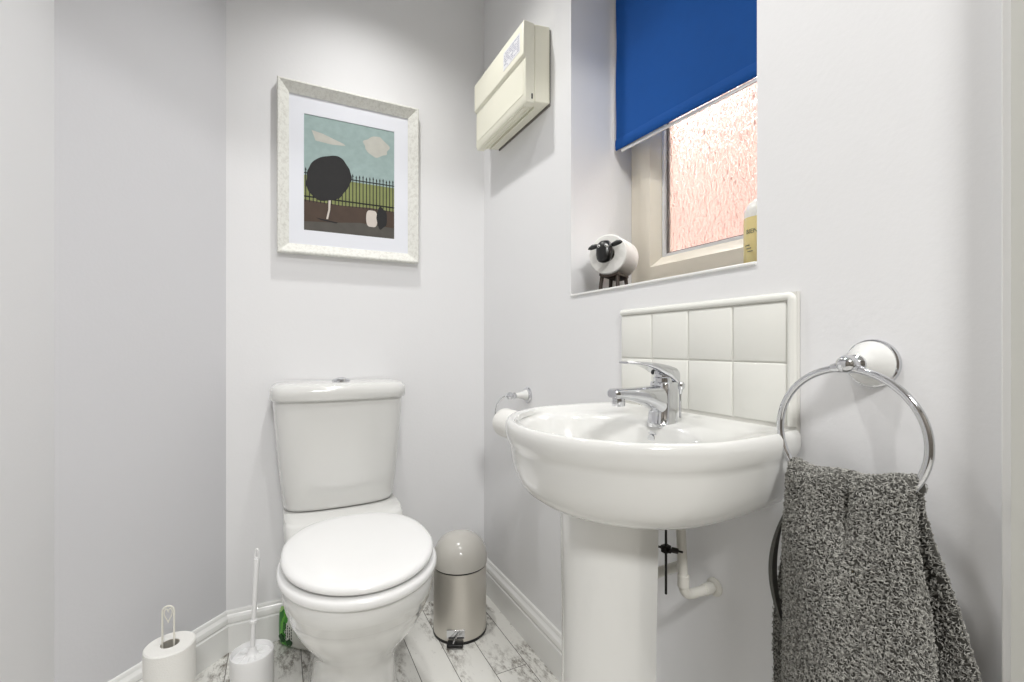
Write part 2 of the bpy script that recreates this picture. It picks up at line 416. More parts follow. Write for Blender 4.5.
for k in range(7):
    z = 1.919-k*.007; y = hy0+.026
    while y < hy0+.125:
        l = random.uniform(.006, .02)
        if random.random() < .85: lb.box(XR-.0986, XR-.0982, y, min(y+l, hy0+.129), z-.0022, z)
        y += l+.004
lb.build('print', M['label_ink'], st)

# ------------------------------------------------------------------ picture
px0, px1, pz0, pz1 = -.009, .466, 1.2895, 1.870
pic = thing('framed_picture', ((px0+px1)/2, YB, pz0), 'whitewashed wooden framed picture with white mount on back wall', 'picture')
def ringp(i, y): return [(px0+i, y, pz0+i), (px1-i, y, pz0+i), (px1-i, y, pz1-i), (px0+i, y, pz1-i)]
m = MB(); m.loft([ringp(.002, YB-.001), ringp(0, YB-.030), ringp(.003, YB-.034), ringp(.007, YB-.034), ringp(.036, YB-.013), ringp(.036, YB-.006), ringp(.002, YB-.001)], False, False)
m.build('frame', M['frame'], pic, sharp=20)
ax0, ax1, az0, az1 = .0725, .380, 1.376, 1.775
def ringm(x0, x1, z0, z1, y): return [(x0, y, z0), (x1, y, z0), (x1, y, z1), (x0, y, z1)]
m = MB(); m.loft([ringm(px0+.03, px1-.03, pz0+.03, pz1-.03, YB-.006), ringm(px0+.03, px1-.03, pz0+.03, pz1-.03, YB-.0085), ringm(ax0, ax1, az0, az1, YB-.0085), ringm(ax0+.0008, ax1-.0008, az0+.0008, az1-.0008, YB-.006)], False, False)
m.build('mount', M['mat_board'], pic, sharp=20)
PC = [mat('print_sky', (168, 190, 188), .7, noise=.3, nscale=45), mat('print_cloud', (206, 205, 196), .7, noise=.25, nscale=40),
      mat('print_field', (142, 150, 92), .7, noise=.3, nscale=30), mat('print_earth', (84, 66, 54), .7, noise=.5, nscale=22),
      mat('print_black', (30, 29, 30), .7, noise=.4, nscale=60), mat('print_pale', (214, 205, 196), .7, noise=.1, nscale=60),
      mat('print_path', (92, 88, 82), .7, noise=.4, nscale=30)]
pr = MB(); W, Hh = ax1-ax0, az1-az0
def pp(u, v, lay): return (ax0+u*W, YB-.0062-.00012*lay, az0+v*Hh)
def poly(pts, lay, mi): pr.cur = mi; pr.add([pp(u, v, lay) for u, v in pts], [tuple(range(len(pts)))])
pr.cur = 0; poly([(0,.4),(1,.4),(1,1),(0,1)], 0, 0)
poly([(0,.2),(1,.2),(1,.475),(0,.475)], 1, 2)
poly([(0,0),(1,0),(1,.255),(.7,.262),(.4,.25),(0,.262)], 2, 3)
poly([(0,0),(1,0),(1,.1),(.6,.115),(.3,.09),(0,.075)], 3, 6)
poly([(.79+(.145+.012*math.sin(5*t)+.006*math.sin(9*t+1))*math.cos(t), .83+(.09+.008*math.sin(4*t+2)+.004*math.sin(7*t))*math.sin(t)) for t in [2*PI*k/48 for k in range(48)]], 1, 1)
poly([(.08,.87),(.2,.855),(.42,.80),(.44,.785),(.3,.775),(.12,.785),(.1,.83)], 1, 1)
for k in range(26):
    u = .02+k*.0385; t = .545+.006*math.sin(k*2.1)
    poly([(u-.005,.245),(u+.005,.245),(u+.005,t-.03),(u+.009,t-.025),(u,t),(u-.009,t-.025),(u-.005,t-.03)], 4, 4)
poly([(0,.488),(1,.488),(1,.497),(0,.497)], 4, 4); poly([(0,.285),(1,.285),(1,.297),(0,.297)], 4, 4)
# a wind-blown round tree on a thin pale trunk, and two small shrubs
poly([(.232,.115),(.252,.115),(.275,.2),(.283,.32),(.258,.32),(.255,.2)], 5, 5)
poly([(.26+(.235+.008*math.sin(5*t+1)+.004*math.sin(13*t))*math.cos(t)+.05*math.sin(t), .475+(.205+.006*math.sin(6*t))*math.sin(t)) for t in [2*PI*k/64 for k in range(64)]], 6, 4)
poly([(.12,.118),(.36,.095),(.34,.085),(.18,.10)], 5, 4)
poly([(.735+.065*math.cos(t), .165+.085*math.sin(t)+.01*math.sin(3*t)) for t in [2*PI*k/32 for k in range(32)]], 5, 5)
poly([(.85+.062*math.cos(t), .18+.10*math.sin(t)+.012*math.sin(4*t)) for t in [2*PI*k/32 for k in range(32)]], 6, 4)
art = pr.build('print', PC, pic, smooth=False)

# ------------------------------------------------------------------ toilet
TX = .183
tl = thing('toilet', (TX, 1.4, 0), 'white close-coupled toilet with closed lid against back wall', 'toilet')
def pan_ring(z, a, yf, yb, n=2.3, nb=3.0, k=64):
    cy = yf + (yb-yf)*.47; out = []
    for i in range(k):
        t = 2*PI*i/k; c, s_ = math.cos(t), math.sin(t)
        nn = nb if s_ > 0 else n
        out.append((TX+math.copysign(abs(c)**(2/nn), c)*a, cy+math.copysign(abs(s_)**(2/nn), s_)*((yb-cy) if s_ > 0 else (cy-yf)), z))
    return out
m = MB()
m.loft([pan_ring(0, .112, 1.135, 1.60), pan_ring(.012, .114, 1.13, 1.60), pan_ring(.03, .110, 1.145, 1.595), pan_ring(.10, .105, 1.16, 1.585), pan_ring(.155, .105, 1.165, 1.575),
        pan_ring(.19, .110, 1.155, 1.57), pan_ring(.225, .121, 1.13, 1.56), pan_ring(.26, .142, 1.097, 1.55), pan_ring(.295, .158, 1.068, 1.54),
        pan_ring(.330, .169, 1.046, 1.53), pan_ring(.348, .1725, 1.038, 1.53), pan_ring(.352, .1755, 1.033, 1.53), pan_ring(.372, .178, 1.027, 1.53), pan_ring(.376, .1805, 1.023, 1.53), pan_ring(.405, .1805, 1.021, 1.53), pan_ring(.413, .177, 1.025, 1.53),
        pan_ring(.413, .12, 1.08, 1.45)])
pan = m.build('pan', M['ceramic'], tl, sharp=50)
# rear platform the cistern stands on
def rr(z, x0, x1, y0, y1, n=6, k=48): return sup((x0+x1)/2, (y0+y1)/2, (x1-x0)/2, (y1-y0)/2, n, z, k)
m = MB(); m.loft([rr(.20, TX-.075, TX+.075, 1.45, 1.70), rr(.30, TX-.11, TX+.11, 1.44, 1.72), rr(.37, TX-.155, TX+.155, 1.43, 1.731), rr(.405, TX-.174, TX+.174, 1.43, 1.735), rr(.450, TX-.175, TX+.175, 1.455, 1.737), rr(.459, TX-.172, TX+.172, 1.47, 1.737)])
m.build('platform', M['ceramic'], tl, sharp=50)
def egg(z, g, a=.183, cy=1.235, bf=.2175, bb=.212):
    out = []
    for i in range(72):
        t = 2*PI*i/72; c, s_ = math.cos(t), math.sin(t); nn = 2.0 if s_ < 0 else 2.35
        out.append((TX+math.copysign(abs(c)**(2/nn), c)*(a+g), cy+math.copysign(abs(s_)**(2/nn), s_)*((bb if s_ > 0 else bf)+g), z))
    return out
def tilt(r, dz):   # rises towards the hinge
    return [(x, y, z+dz*(y-1.02)) for x, y, z in r]
m = MB(); m.loft([egg(.4145, -.002), egg(.416, .003), egg(.423, .0080), egg(.433, .0080), egg(.4385, .003), egg(.4405, -.01)])
m.build('seat', M['seat'], tl, sharp=60)
m = MB(); m.loft([tilt(r, .035) for r in [egg(.4445, -.022), egg(.4455, -.008), egg(.448, -.002), egg(.453, .000), egg(.4585, -.001), egg(.463, -.006), egg(.4655, -.014), egg(.467, -.035), egg(.4675, -.09)]])
m.build('seat_lid', M['seat'], tl, sharp=60)
for sx in (-1, 1):
    MB().tube([(TX+sx*.055, 1.452, .416), (TX+sx*.055, 1.452, .455)], .011, 16).build('hinge', M['seat'], tl, bevel=.002)
# cistern: front bows out slightly, body tapers downwards
def cis(z, a, yf, k=72, n=5):
    out = []
    for i in range(k):
        t = 2*PI*i/k; c, s_ = math.cos(t), math.sin(t)
        x = math.copysign(abs(c)**(2/n), c)*a; yb_ = 1.736; cy = (yb_+yf)/2+.02
        y = cy+math.copysign(abs(s_)**(2/(n if s_ < 0 else 9)), s_)*((yb_-cy) if s_ > 0 else (cy-yf))
        if s_ < 0: y += .018*(x/a)**2
        out.append((TX-.003+x, y, z))
    return out
m = MB(); m.loft([cis(.4615, .162, 1.570), cis(.464, .1685, 1.562), cis(.475, .1725, 1.557), cis(.56, .1815, 1.552), cis(.68, .193, 1.548), cis(.806, .2015, 1.545)])
m.build('cistern', M['ceramic'], tl, sharp=50)
m = MB(); m.loft([cis(.8065, .200, 1.541), cis(.808, .207, 1.532), cis(.814, .2105, 1.527), cis(.838, .2105, 1.527), cis(.848, .207, 1.531), cis(.855, .200, 1.540), cis(.859, .186, 1.556), cis(.861, .15, 1.585), cis(.861, .05, 1.62)])
m.build('cistern_lid', M['ceramic'], tl, sharp=50)
fb = MB().lathe([(.029, 0), (.029, .004), (.026, .008), (.0235, .008), (.023, .006), (.021, .0065), (.016, .011), (.007, .0135), (.001, .014)], (TX-.001, 1.635, .861), segs=40).build('flush_button', M['chrome'], tl)
fb['label'] = 'round chrome flush button'

# ------------------------------------------------------------------ wash basin
BXc, BYc = .575, .667
ba = thing('wash_basin', (.6, BYc, 0), 'white ceramic pedestal wash basin mounted on the right wall', 'basin')
def plan(s, z, xb=.7445, k=96):
    q = k//4; half = []                      # quarter from the back centre round the corner to the side
    yw, rad_ = 0.2355*s*.935, .012; L = xb-BXc
    for i in range(q):
        if i < 8: half.append((xb, (yw-rad_)*i/8))
        elif i < 14:
            t = PI/2*(i-8)/5; half.append((xb-rad_*(1-math.cos(t)), yw-rad_+rad_*math.sin(t)))
        else:
            f = (i-13)/(q-13); x = (xb-rad_)*(1-f)+BXc*f; g_ = max(0, (x-BXc)/(L-rad_))
            half.append((x, .2355*s*(1-.065*g_*g_)))
    out = [(x, BYc+y, z) for x, y in half]
    for i in range(q, 3*q+1):
        t = 2*PI*i/k; out.append((BXc+.225*s*math.cos(t), BYc+.2355*s*math.sin(t), z))
    out += [(x, BYc-y, z) for x, y in half[:0:-1]]
    return out
def bowl(s, z, dx=0, k=96):
    return [(.512+dx+.128*s*math.cos(2*PI*i/k), BYc+.186*s*math.sin(2*PI*i/k), z) for i in range(k)]
m = MB()
outer = [(.30, .690, .62), (.42, .691, .65), (.56, .694, .68), (.68, .700, .72), (.77, .708, .7445), (.85, .721, .7445), (.90, .738, .7445), (.928, .756, .7445), (.947, .776, .7445), (.959, .793, .7445),
         (.963, .799, .7445), (.976, .804, .7445), (.989, .811, .7445), (.998, .820, .7445), (1.0, .828, .7445), (.996, .8350, .7445), (.984, .8405, .7440), (.97, .8430, .7435), (.95, .8430, .743)]
secs = [plan(s, z, xb) for s, z, xb in outer]
secs += [plan(.915, .8405, .735)]
mid = [tuple(.5*(a+b) for a, b in zip(p, q)) for p, q in zip(plan(.90, .834, .725), bowl(1.04, .829))]
secs += [mid, bowl(1.04, .829), bowl(1.0, .824), bowl(.965, .815), bowl(.90, .785), bowl(.78, .75), bowl(.58, .728, .01), bowl(.35, .718, .015), bowl(.13, .714, .02)]
m.loft(secs)
basin = m.build('basin', M['ceramic'], ba, sharp=50)
# overflow opening and plug waste
MB().lathe([(.0145, 0), (.0145, .002), (.010, .003), (.0095, 0), (.0085, -.003)], (.6335, BYc, .800), axis='x', segs=28).build('overflow_ring', M['chrome'], ba)
MB().lathe([(.009, -.001), (.009, .0005)], (.6325, BYc, .800), axis='x', segs=24).build('overflow_hole', M['black'], ba)
MB().lathe([(.03, .0), (.03, .003), (.024, .004), (.022, .008), (.001, .010)], (.532, BYc, .7142), segs=32).build('plug', M['chrome'], ba)
# pedestal: D-section column open at the back
def ped(z, ry, rx, xb, k=40):
    out = []
    for i in range(k+1):
        t = -PI/2+PI*i/k
        out.append((.548-rx*math.cos(t), BYc+ry*math.sin(t), z))
    out += [(xb, BYc+ry, z), (xb, BYc+ry-.010, z)]
    for i in range(k+1):
        t = PI/2-PI*i/k
        out.append((.548-(rx-.011)*math.cos(t), BYc+(ry-.011)*math.sin(t), z))
    out += [(xb, BYc-ry+.010, z), (xb, BYc-ry, z)]
    return out
m = MB(); m.loft([ped(0, .099, .108, .572), ped(.03, .098, .107, .572), ped(.06, .088, .104, .562), ped(.3, .0865, .103, .560), ped(.5, .0875, .104, .560), ped(.62, .0895, .106, .562), ped(.700, .0905, .107, .562)])
m.build('pedestal', M['ceramic'], ba, sharp=50)

# mixer tap
TPX, TPY, TZ = .660, .667, .8265
tp = thing('mixer_tap', (TPX, TPY, TZ), 'chrome single-lever mixer tap on the basin deck', 'tap')
def ell(cx, z, rx, ry, n=2.6, k=36): return sup(cx, TPY, rx, ry, n, z, k)
m = MB(); m.loft([ell(TPX, TZ-.004, .0275, .0265), ell(TPX, TZ+.003, .0275, .0265), ell(TPX, TZ+.0045, .0262, .0252), ell(TPX+.002, TZ+.03, .0245, .0243), ell(TPX+.003, .888, .0238, .0240), ell(TPX+.004, .9055, .0235, .0238), ell(TPX+.004, .9085, .0215, .022)])
m.build('body', M['chrome'], tp, sharp=40)
def yz(x, z, hw, hh, n=3.2, k=32): return [(x, TPY+math.copysign(abs(math.cos(t))**(2/n), math.cos(t))*hw, z+math.copysign(abs(math.sin(t))**(2/n), math.sin(t))*hh) for t in [2*PI*i/k for i in range(k)]]
m = MB(); m.loft([yz(.664, .868, .0228, .035), yz(.648, .8725, .0224, .0300), yz(.637, .8765, .0218, .0255), yz(.624, .8808, .0205, .0205), yz(.606, .8845, .0186, .0160), yz(.577, .8880, .0164, .0118), yz(.552, .8898, .0152, .0098), yz(.541, .8900, .0147, .0092), yz(.5375, .8900, .0127, .0070)])
m.build('spout', M['chrome'], tp, sharp=40)
ar = MB().lathe([(.010, -.0175), (.0120, -.017), (.0122, -.008), (.0115, -.0075), (.0115, .002)], (.5525, TPY, .8845), segs=32).build('aerator', M['chrome'], tp, sharp=30)
# cartridge collar under the lever
MB().lathe([(.0185, .0), (.0185, .010), (.0165, .0125), (.0165, .018)], (TPX+.002, TPY, .9055), segs=36).build('cartridge', M['chrome'], tp, sharp=30)
m = MB(); m.loft([yz(.6845, .9165, .0200, .0110), yz(.6835, .918, .0222, .0150), yz(.678, .9205, .0240, .0165), yz(.662, .9275, .0245, .0135), yz(.645, .9335, .0232, .0105), yz(.628, .9390, .0210, .0070), yz(.610, .9430, .0185, .0045), yz(.594, .9450, .0165, .0034), yz(.575, .9462, .0145, .0027), yz(.564, .9466, .0125, .0021)])
m.build('lever', M['chrome'], tp, sharp=40)
dot = MB().lathe([(.004, 0), (.004, .001), (.001, .0013)], (.6345, TPY, .9265), axis='x', segs=20).build('temperature_dot', M['black'], tp)
MB().tube([(.707, TPY, .836), (.707, TPY, .892)], .0025, 12).build('pop_up_rod', M['chrome'], tp)
MB().lathe([(.0030, -.008), (.0052, 0), (.0085, .005), (.0092, .011), (.0065, .016), (.001, .0175)], (.707, TPY, .890), segs=20).build('pop_up_knob', M['chrome'], tp)

# tiled splashback
ty0, ty1, tz0, tz1 = .469, .878, .8475, 1.0505
sp = thing('tiled_splashback', (XR, (ty0+ty1)/2, tz0), 'splashback of eight cream square tiles above the basin', 'splashback')
MB().box(XR-.0075, XR-.0005, ty0-.0145, ty1+.0005, tz0-.008, tz1+.0135).build('grout', M['grout'], sp)
px_ = (ty1-ty0)/4; pz_ = (tz1-tz0)/2
m = MB()
for i in range(4):
    for j in range(2):
        y0, y1 = ty0+px_*i+.0012, ty0+px_*(i+1)-.0012; z0, z1 = tz0+pz_*j+.0012, tz0+pz_*(j+1)-.0012
        def rg(k, x): return [(x, y0+k, z0+k), (x, y1-k, z0+k), (x, y1-k, z1-k), (x, y0+k, z1-k)]
        m.loft([rg(0, XR-.002), rg(0, XR-.0078), rg(.0012, XR-.0092), rg(.003, XR-.0100)], False, True)
m.build('tiles', M['tile'], sp, sharp=60)
# quadrant edge trim along the top and the near side
QP = [(0, 0), (.0105, 0), (.0125, .003), (.0125, .007), (.0105, .011), (.006, .0135), (0, .014)]
m = MB(); m.loft([[(XR-.0005-a, y, tz1+.0005+b*1.0) for a, b in QP] for y in (ty0-.0005, ty1)])
m.build('top_trim', M['tile'], sp, sharp=50)
m = MB(); m.loft([[(XR-.0005-a, ty0-.0005-b, tz0), (XR-.0005-a, ty0-.0005-b, tz1+.0005+.0)][0] for a, b in QP] and [[(XR-.0005-a, ty0-.0005-b, z) for a, b in QP] for z in (tz0, tz1+.0005)])
secs = []
for k in range(7):   # rounded corner piece
    t = k/6*PI/2
    secs.append([(XR-.0005-a, ty0-.0005-b*math.cos(t), tz1+.0005+b*math.sin(t)) for a, b in QP])
m.loft(secs); m.build('side_trim', M['tile'], sp, sharp=50)

# waste pipes below the basin
pp_ = thing('waste_pipe', (.663, .618, .516), 'white waste pipe bending from basin to wall beside pedestal', 'pipe')
pts = [(.655, .620, .70)]
pts += [(.660, .620, .62), (.663, .6185, .545)]
pts += [(.663+.022*(1-math.cos(t)), .618, .536-.020*math.sin(t)) for t in [PI/2*k/6 for k in range(7)]]
pts += [(.71, .617, .516), (.745, .6165, .516)]
MB().tube(pts, .0088, 20).build('pipe', M['pipe'], pp_)
MB().tube([(.6635, .6185, .556), (.663, .618, .534)], .0105, 20).build('elbow_collar', M['pipe'], pp_, bevel=.001)
MB().tube([(.715, .617, .516), (.735, .617, .516)], .0105, 20).build('wall_collar', M['pipe'], pp_, bevel=.001)
MB().lathe([(.017, 0), (.017, -.003), (.013, -.006), (.0095, -.007)], (XR-.0002, .6165, .516), axis='x', segs=32).build('wall_flange', M['pipe'], pp_)
MB().tube([(.555, .703, .517), (XR, .703, .520)], .0100, 20).build('waste_branch', M['pipe'], pp_)
MB().tube([(.553, .703, .700), (.553, .703, .500)], .0170, 20).build('bottle_trap', M['pipe'], pp_, bevel=.004)
ln = thing('pop_up_linkage', (.625, .623, .528), 'thin dark rod with clamp hanging below basin behind pedestal', 'linkage')
MB().tube([(.625, .623, .68), (.625, .623, .5275)], .0022, 10).build('rod', M['rod'], ln)
MB().tube([(.610, .640, .612), (.648, .605, .6055)], .0020, 10).build('cross_rod', M['rod'], ln)
m = MB(); m.box(.618, .632, .617, .629, .603, .616); m.tube([(.625, .612, .609), (.625, .634, .609)], .0045, 10); m.tube([(.634, .619, .6075), (.643, .611, .606)], .0052, 12)
m.build('clamp', M['rod'], ln, bevel=.001)

# ------------------------------------------------------------------ towel ring
RY, RZ = .352, .952
tr = thing('towel_ring', (XR, RY, RZ), 'chrome towel ring on white porcelain rose at the right wall', 'towel ring')
def wall_lathe(prof, y, z, segs=48):   # profile (radius, distance from wall)
    m = MB(); m.lathe([(r, -h) for r, h in prof], (XR, y, z), axis='x', segs=segs); return m
wall_lathe([(.0335, .0003), (.034, .003), (.033, .0065), (.030, .008)], RY, RZ).build('back_plate', M['chrome'], tr)
p = wall_lathe([(.0305, .007), (.031, .010), (.029, .014), (.026, .021), (.019, .029), (.014, .036), (.012, .042)], RY, RZ).build('rose', M['ceramic'], tr); p['label'] = 'white porcelain dome'
wall_lathe([(.0105, .041), (.0125, .043), (.0125, .047), (.009, .050), (.0085, .052), (.011, .055), (.0122, .060), (.0122, .068), (.0105, .073), (.0055, .077), (.001, .078)], RY, RZ, 32).build('finial', M['chrome'], tr)
rc, rx_ = RZ-.006-.0905, XR-.064
ring_pts = [(rx_, RY+.003+.0905*math.sin(t), rc+.0905*math.cos(t)) for t in [2*PI*k/96 for k in range(96)]]
MB().tube(ring_pts, .0050, 14, closed=True).build('ring', M['chrome'], tr)
m = MB(); m.tube([(rx_, RY+.003-.017, rc+.0905), (rx_, RY+.003-.008, rc+.0918), (rx_, RY+.003+.008, rc+.0918), (rx_, RY+.003+.017, rc+.0905)], [.0055, .0075, .0075, .0055], 16)
m.build('ring_ferrule', M['chrome'], tr)

# ------------------------------------------------------------------ towel
RYc = RY+.002
tw = thing('hand_towel', (rx_, RYc, .40), 'charcoal grey terry hand towel draped through the chrome ring', 'towel')
def ring_z(y):
    dy = min(abs(y-RYc), .084)
    return rc-math.sqrt(.092**2-dy**2)
def crest(u): return .45*ring_z(RYc+.0725*u)+.55*(rc-.076)
def sm(a, b, x):
    t = max(0, min(1, (x-a)/(b-a))); return t*t*(3-2*t)
def towel_pt(u, v):
    """u in [-1,1] (+ is far/left side), v in [-1,1]: -1 front hem, 0 over the ring, 1 back hem"""
    s_ = abs(v); front = v < 0
    # drop below the crest, metres
    L = .44 if front else .50
    drop = max(0, s_-.07)/.93*L
    g = sm(0, .16, drop)
    if front:
        yc = RYc - .004 - .012*sm(.02, .35, drop); hw = .0775+.009*sm(.0, .16, drop)+.006*sm(.15, .4, drop)
        xo = .0235 + .010*sm(0, .1, drop) + .012*sm(.1, .4, drop)
        x = rx_-xo
        x += -.0050*math.sin(u*5.2+.6+drop*2)*g - .007*math.cos(u*2.3-.4)*g
        x += .018*math.exp(-((u+.10)/.10)**2)*math.exp(-(drop/.06)**2)
        x += .030*abs(u)**7*g + .012*abs(u)**3*(1-g)
    else:
        yc = RYc - .002 - .006*sm(.05, .4, drop); hw = .0755+.052*sm(.0, .28, drop)+.010*sm(.0, .12, drop)
        x = rx_+.0225+.006*sm(0, .1, drop)
        x += .004*math.sin(u*6.0+1.0+drop*3)*g
        x += -.014*abs(u)**6*g - .010*abs(u)**3*(1-g)
    y = yc+hw*u
    if not front and u > 0: y -= .016*u*sm(.02, .3, drop)
    if s_ < .07:   # over the ring
        a = s_/.07*PI/2
        x0 = towel_pt(u, -.0701)[0] if front else towel_pt(u, .0701)[0]
        cr_ = crest(u)
        z = cr_+.012-.012*max(0, u)**.8+.020*math.cos(a)*(1+.1*math.sin(7*u))
        x = rx_+(x0-rx_)*math.sin(a)
        return (x, RYc-.004+.0768*u, z)
    cr_ = crest(u)
    z = (cr_+.012-.012*max(0, u)**.8)*(1-sm(0, .2, drop)) + (rc-.092+.018)*sm(0, .2, drop) - drop
    return (x, y, z)
NU, NV = 72, 240
P = np.array([[towel_pt(-1+2*i/NU, -1+2*j/NV) for i in range(NU+1)] for j in range(NV+1)])
du = np.gradient(P, axis=1); dv = np.gradient(P, axis=0)
Nn = np.cross(du, dv); Nn /= np.linalg.norm(Nn, axis=2, keepdims=True)+1e-12
if Nn[20, NU//2, 0] > 0: Nn = -Nn        # outward on the front layer is -X
TH = .0038
m = MB()
uu = np.abs(np.linspace(-1, 1, NU+1)); vv = np.abs(np.linspace(-1, 1, NV+1))
thk = TH*np.clip((1-uu)/.08, .06, 1)[None, :, None]*np.clip((1-vv)/.02, .06, 1)[:, None, None]
A = P+Nn*thk; B = P-Nn*thk
for j in range(NV+1): pass
m.loft([list(map(tuple, A[j]))+list(map(tuple, B[j][::-1])) for j in range(NV+1)])
m.build('cloth', M['towel_base'], tw, sharp=70)
# terry loops, sewn over both faces of the cloth
rng = np.random.default_rng(5)
areas = np.linalg.norm(np.cross(P[1:, :-1]-P[:-1, :-1], P[:-1, 1:]-P[:-1, :-1]), axis=2)
NL = 72000
pr_ = (areas/areas.sum()).ravel(); cell = rng.choice(len(pr_), NL, p=pr_)
cj, ci = np.divmod(cell, NU); fu = rng.random(NL)[:, None]; fv = rng.random(NL)[:, None]
base = (P[cj, ci]*(1-fu)+P[cj, ci+1]*fu)*(1-fv)+(P[cj+1, ci]*(1-fu)+P[cj+1, ci+1]*fu)*fv
nor = Nn[cj, ci]; tu = du[cj, ci]; tu = tu/(np.linalg.norm(tu, axis=1, keepdims=True)+1e-12); tv = np.cross(nor, tu)
side = np.where(rng.random(NL) < .62, 1, -1)[:, None]
nor = nor*side; base = base+nor*(np.minimum(TH, TH*np.clip((1-np.abs(-1+2*(ci+fu[:, 0])/NU))/.08, .06, 1))[:, None]-.0004)
ang = rng.random(NL)*2*PI
d1 = tu*np.cos(ang)[:, None]+tv*np.sin(ang)[:, None]; d2 = np.cross(nor, d1)
ln_ = (.0024+.0014*rng.random(NL))[:, None]; hh = (.0022+.0018*rng.random(NL))[:, None]; lean = (rng.normal(0, .0011, NL))[:, None]
rad = .00058
K = 5; S = 4
ts = np.linspace(0, PI, K)
cent = np.stack([base-d1*ln_*math.cos(t)*.75+nor*hh*math.sin(t)+d2*lean*math.sin(t) + np.array([0, 0, -.0006])*math.sin(t) for t in ts], 1)  # NL,K,3
tang = np.stack([d1*ln_*math.sin(t)*.75+nor*hh*math.cos(t) for t in ts], 1); tang /= np.linalg.norm(tang, axis=2, keepdims=True)
bi = np.broadcast_to(d2[:, None, :], tang.shape); no = np.cross(tang, bi)
ringv = np.stack([cent+rad*(bi*math.cos(2*PI*k/S)+no*math.sin(2*PI*k/S)) for k in range(S)], 2)  # NL,K,S,3
off = np.array(tw.location)
V = (ringv.reshape(-1, 3)-off).astype(np.float32)
idx = np.arange(NL*K*S).reshape(NL, K, S)
q = np.stack([idx[:, :-1, :], np.roll(idx, -1, 2)[:, :-1, :], np.roll(idx, -1, 2)[:, 1:, :], idx[:, 1:, :]], -1).reshape(-1, 4)
me = bpy.data.meshes.new('terry_pile'); me.vertices.add(len(V)); me.vertices.foreach_set('co', V.ravel())
me.loops.add(q.size); me.loops.foreach_set('vertex_index', q.ravel().astype(np.int32))
me.polygons.add(len(q)); me.polygons.foreach_set('loop_start', np.arange(0, q.size, 4, dtype=np.int32)); me.polygons.foreach_set('loop_total', np.full(len(q), 4, dtype=np.int32))
me.polygons.foreach_set('use_smooth', np.ones(len(q), dtype=bool)); me.materials.append(M['towel']); me.update(); me.validate()
po = bpy.data.objects.new('terry_pile', me); C.objects.link(po); po.parent = tw; po['kind'] = 'stuff'
# woven hem of the back layer, curling out on the far side
hm = []
for k in range(25):
    z = .735-.20*k/24; b_ = math.sin(k/24*PI)
    y = RYc+.080+.020*b_**.8; hm.append([(rx_+.000-.010*b_, y+.004*b_, z), (rx_+.002, y+.003*b_, z), (rx_+.002, y-.002, z), (rx_-.010*b_, y+.001*b_-.003, z)])
MB().loft(hm).build('hem', M['hem'], tw)

# ------------------------------------------------------------------ toilet rolls
def roll_parts(root, m_fn, r, core, L, loose=False):
    """roll along local +z from 0 to L; m_fn maps local points to world"""
    prof = [(core, 0), (r-.003, 0), (r, .003), (r, L-.003), (r-.003, L), (core, L), (core, 0)]
    m = MB(); secs = []
    for rr_, h in prof: secs.append([m_fn((rr_*math.cos(t)*(1+.006*math.sin(3*t)), rr_*math.sin(t), h)) for t in [2*PI*k/56 for k in range(56)]])
    m.loft(secs, False, False); m.build('paper', M['paper'], root, sharp=40)
    m = MB(); m.loft([[m_fn((q*math.cos(t), q*math.sin(t), h)) for t in [2*PI*k/40 for k in range(40)]] for q, h in ((core-.0003, .001), (core-.0003, L-.001), (core-.0018, L-.001), (core-.0018, .001), (core-.0003, .001))], False, False)
    m.build('core', M['card'], root, sharp=40)

# roll on the wall holder behind the basin
hY, hZ = 1.364, .814
hd = thing('toilet_roll_holder', (XR, hY, hZ), 'chrome and white toilet roll holder on wall beyond basin', 'toilet roll holder')
wall_lathe([(.027, .0003), (.0275, .003), (.025, .006), (.021, .008)], hY, hZ).build('back_plate', M['chrome'], hd)
p = wall_lathe([(.0185, .007), (.0175, .012), (.0125, .022), (.0095, .036), (.0085, .048)], hY, hZ).build('arm', M['ceramic'], hd); p['label'] = 'white porcelain arm'
wall_lathe([(.0085, .047), (.0105, .050), (.0105, .054), (.0075, .057), (.0075, .059), (.0115, .063), (.0125, .068), (.0115, .074), (.0065, .079), (.001, .080)], hY, hZ, 32).build('finial', M['chrome'], hd)
rX, rZr = .676, .722
wp = [(XR-.069, hY, hZ), (XR-.084, hY+.004, hZ-.001), (XR-.097, hY+.010, hZ-.010), (XR-.104, hY+.022, hZ-.028), (XR-.105, hY+.034, hZ-.05), (XR-.100, hY+.046, hZ-.068), (XR-.088, hY+.056, hZ-.080), (rX+.004, hY+.054, rZr+.014), (rX, hY+.045, rZr+.0146), (rX, 1.27, rZr+.0146)]
MB().tube(wp, .0026, 12).build('wire_hook', M['chrome'], hd)
rl = thing('toilet_roll', (rX, 1.35, rZr), 'white toilet roll hanging on the wall holder behind basin', 'toilet roll')
roll_parts(rl, lambda p: (rX+p[0], 1.295+p[2], rZr+p[1]), .047, .0185, .105)

# wire stand on the floor with two rolls
sx_, sy_ = -.2486, 1.4306
rs = thing('roll_stand', (sx_, sy_, 0), 'cream wire toilet roll stand with heart-shaped handle, in front of angled wall', 'toilet roll stand')
bse = [(sx_+.058*math.cos(t), sy_+.058*math.sin(t), .004) for t in [2*PI*k/48 for k in range(48)]]
m = MB(); m.tube(bse, .003, 10, closed=True); m.tube([(sx_-.058, sy_, .004), (sx_+.058, sy_, .004)], .0025, 10); m.tube([(sx_, sy_-.058, .004), (sx_, sy_+.058, .004)], .0025, 10)
m.build('base', M['wire'], rs)
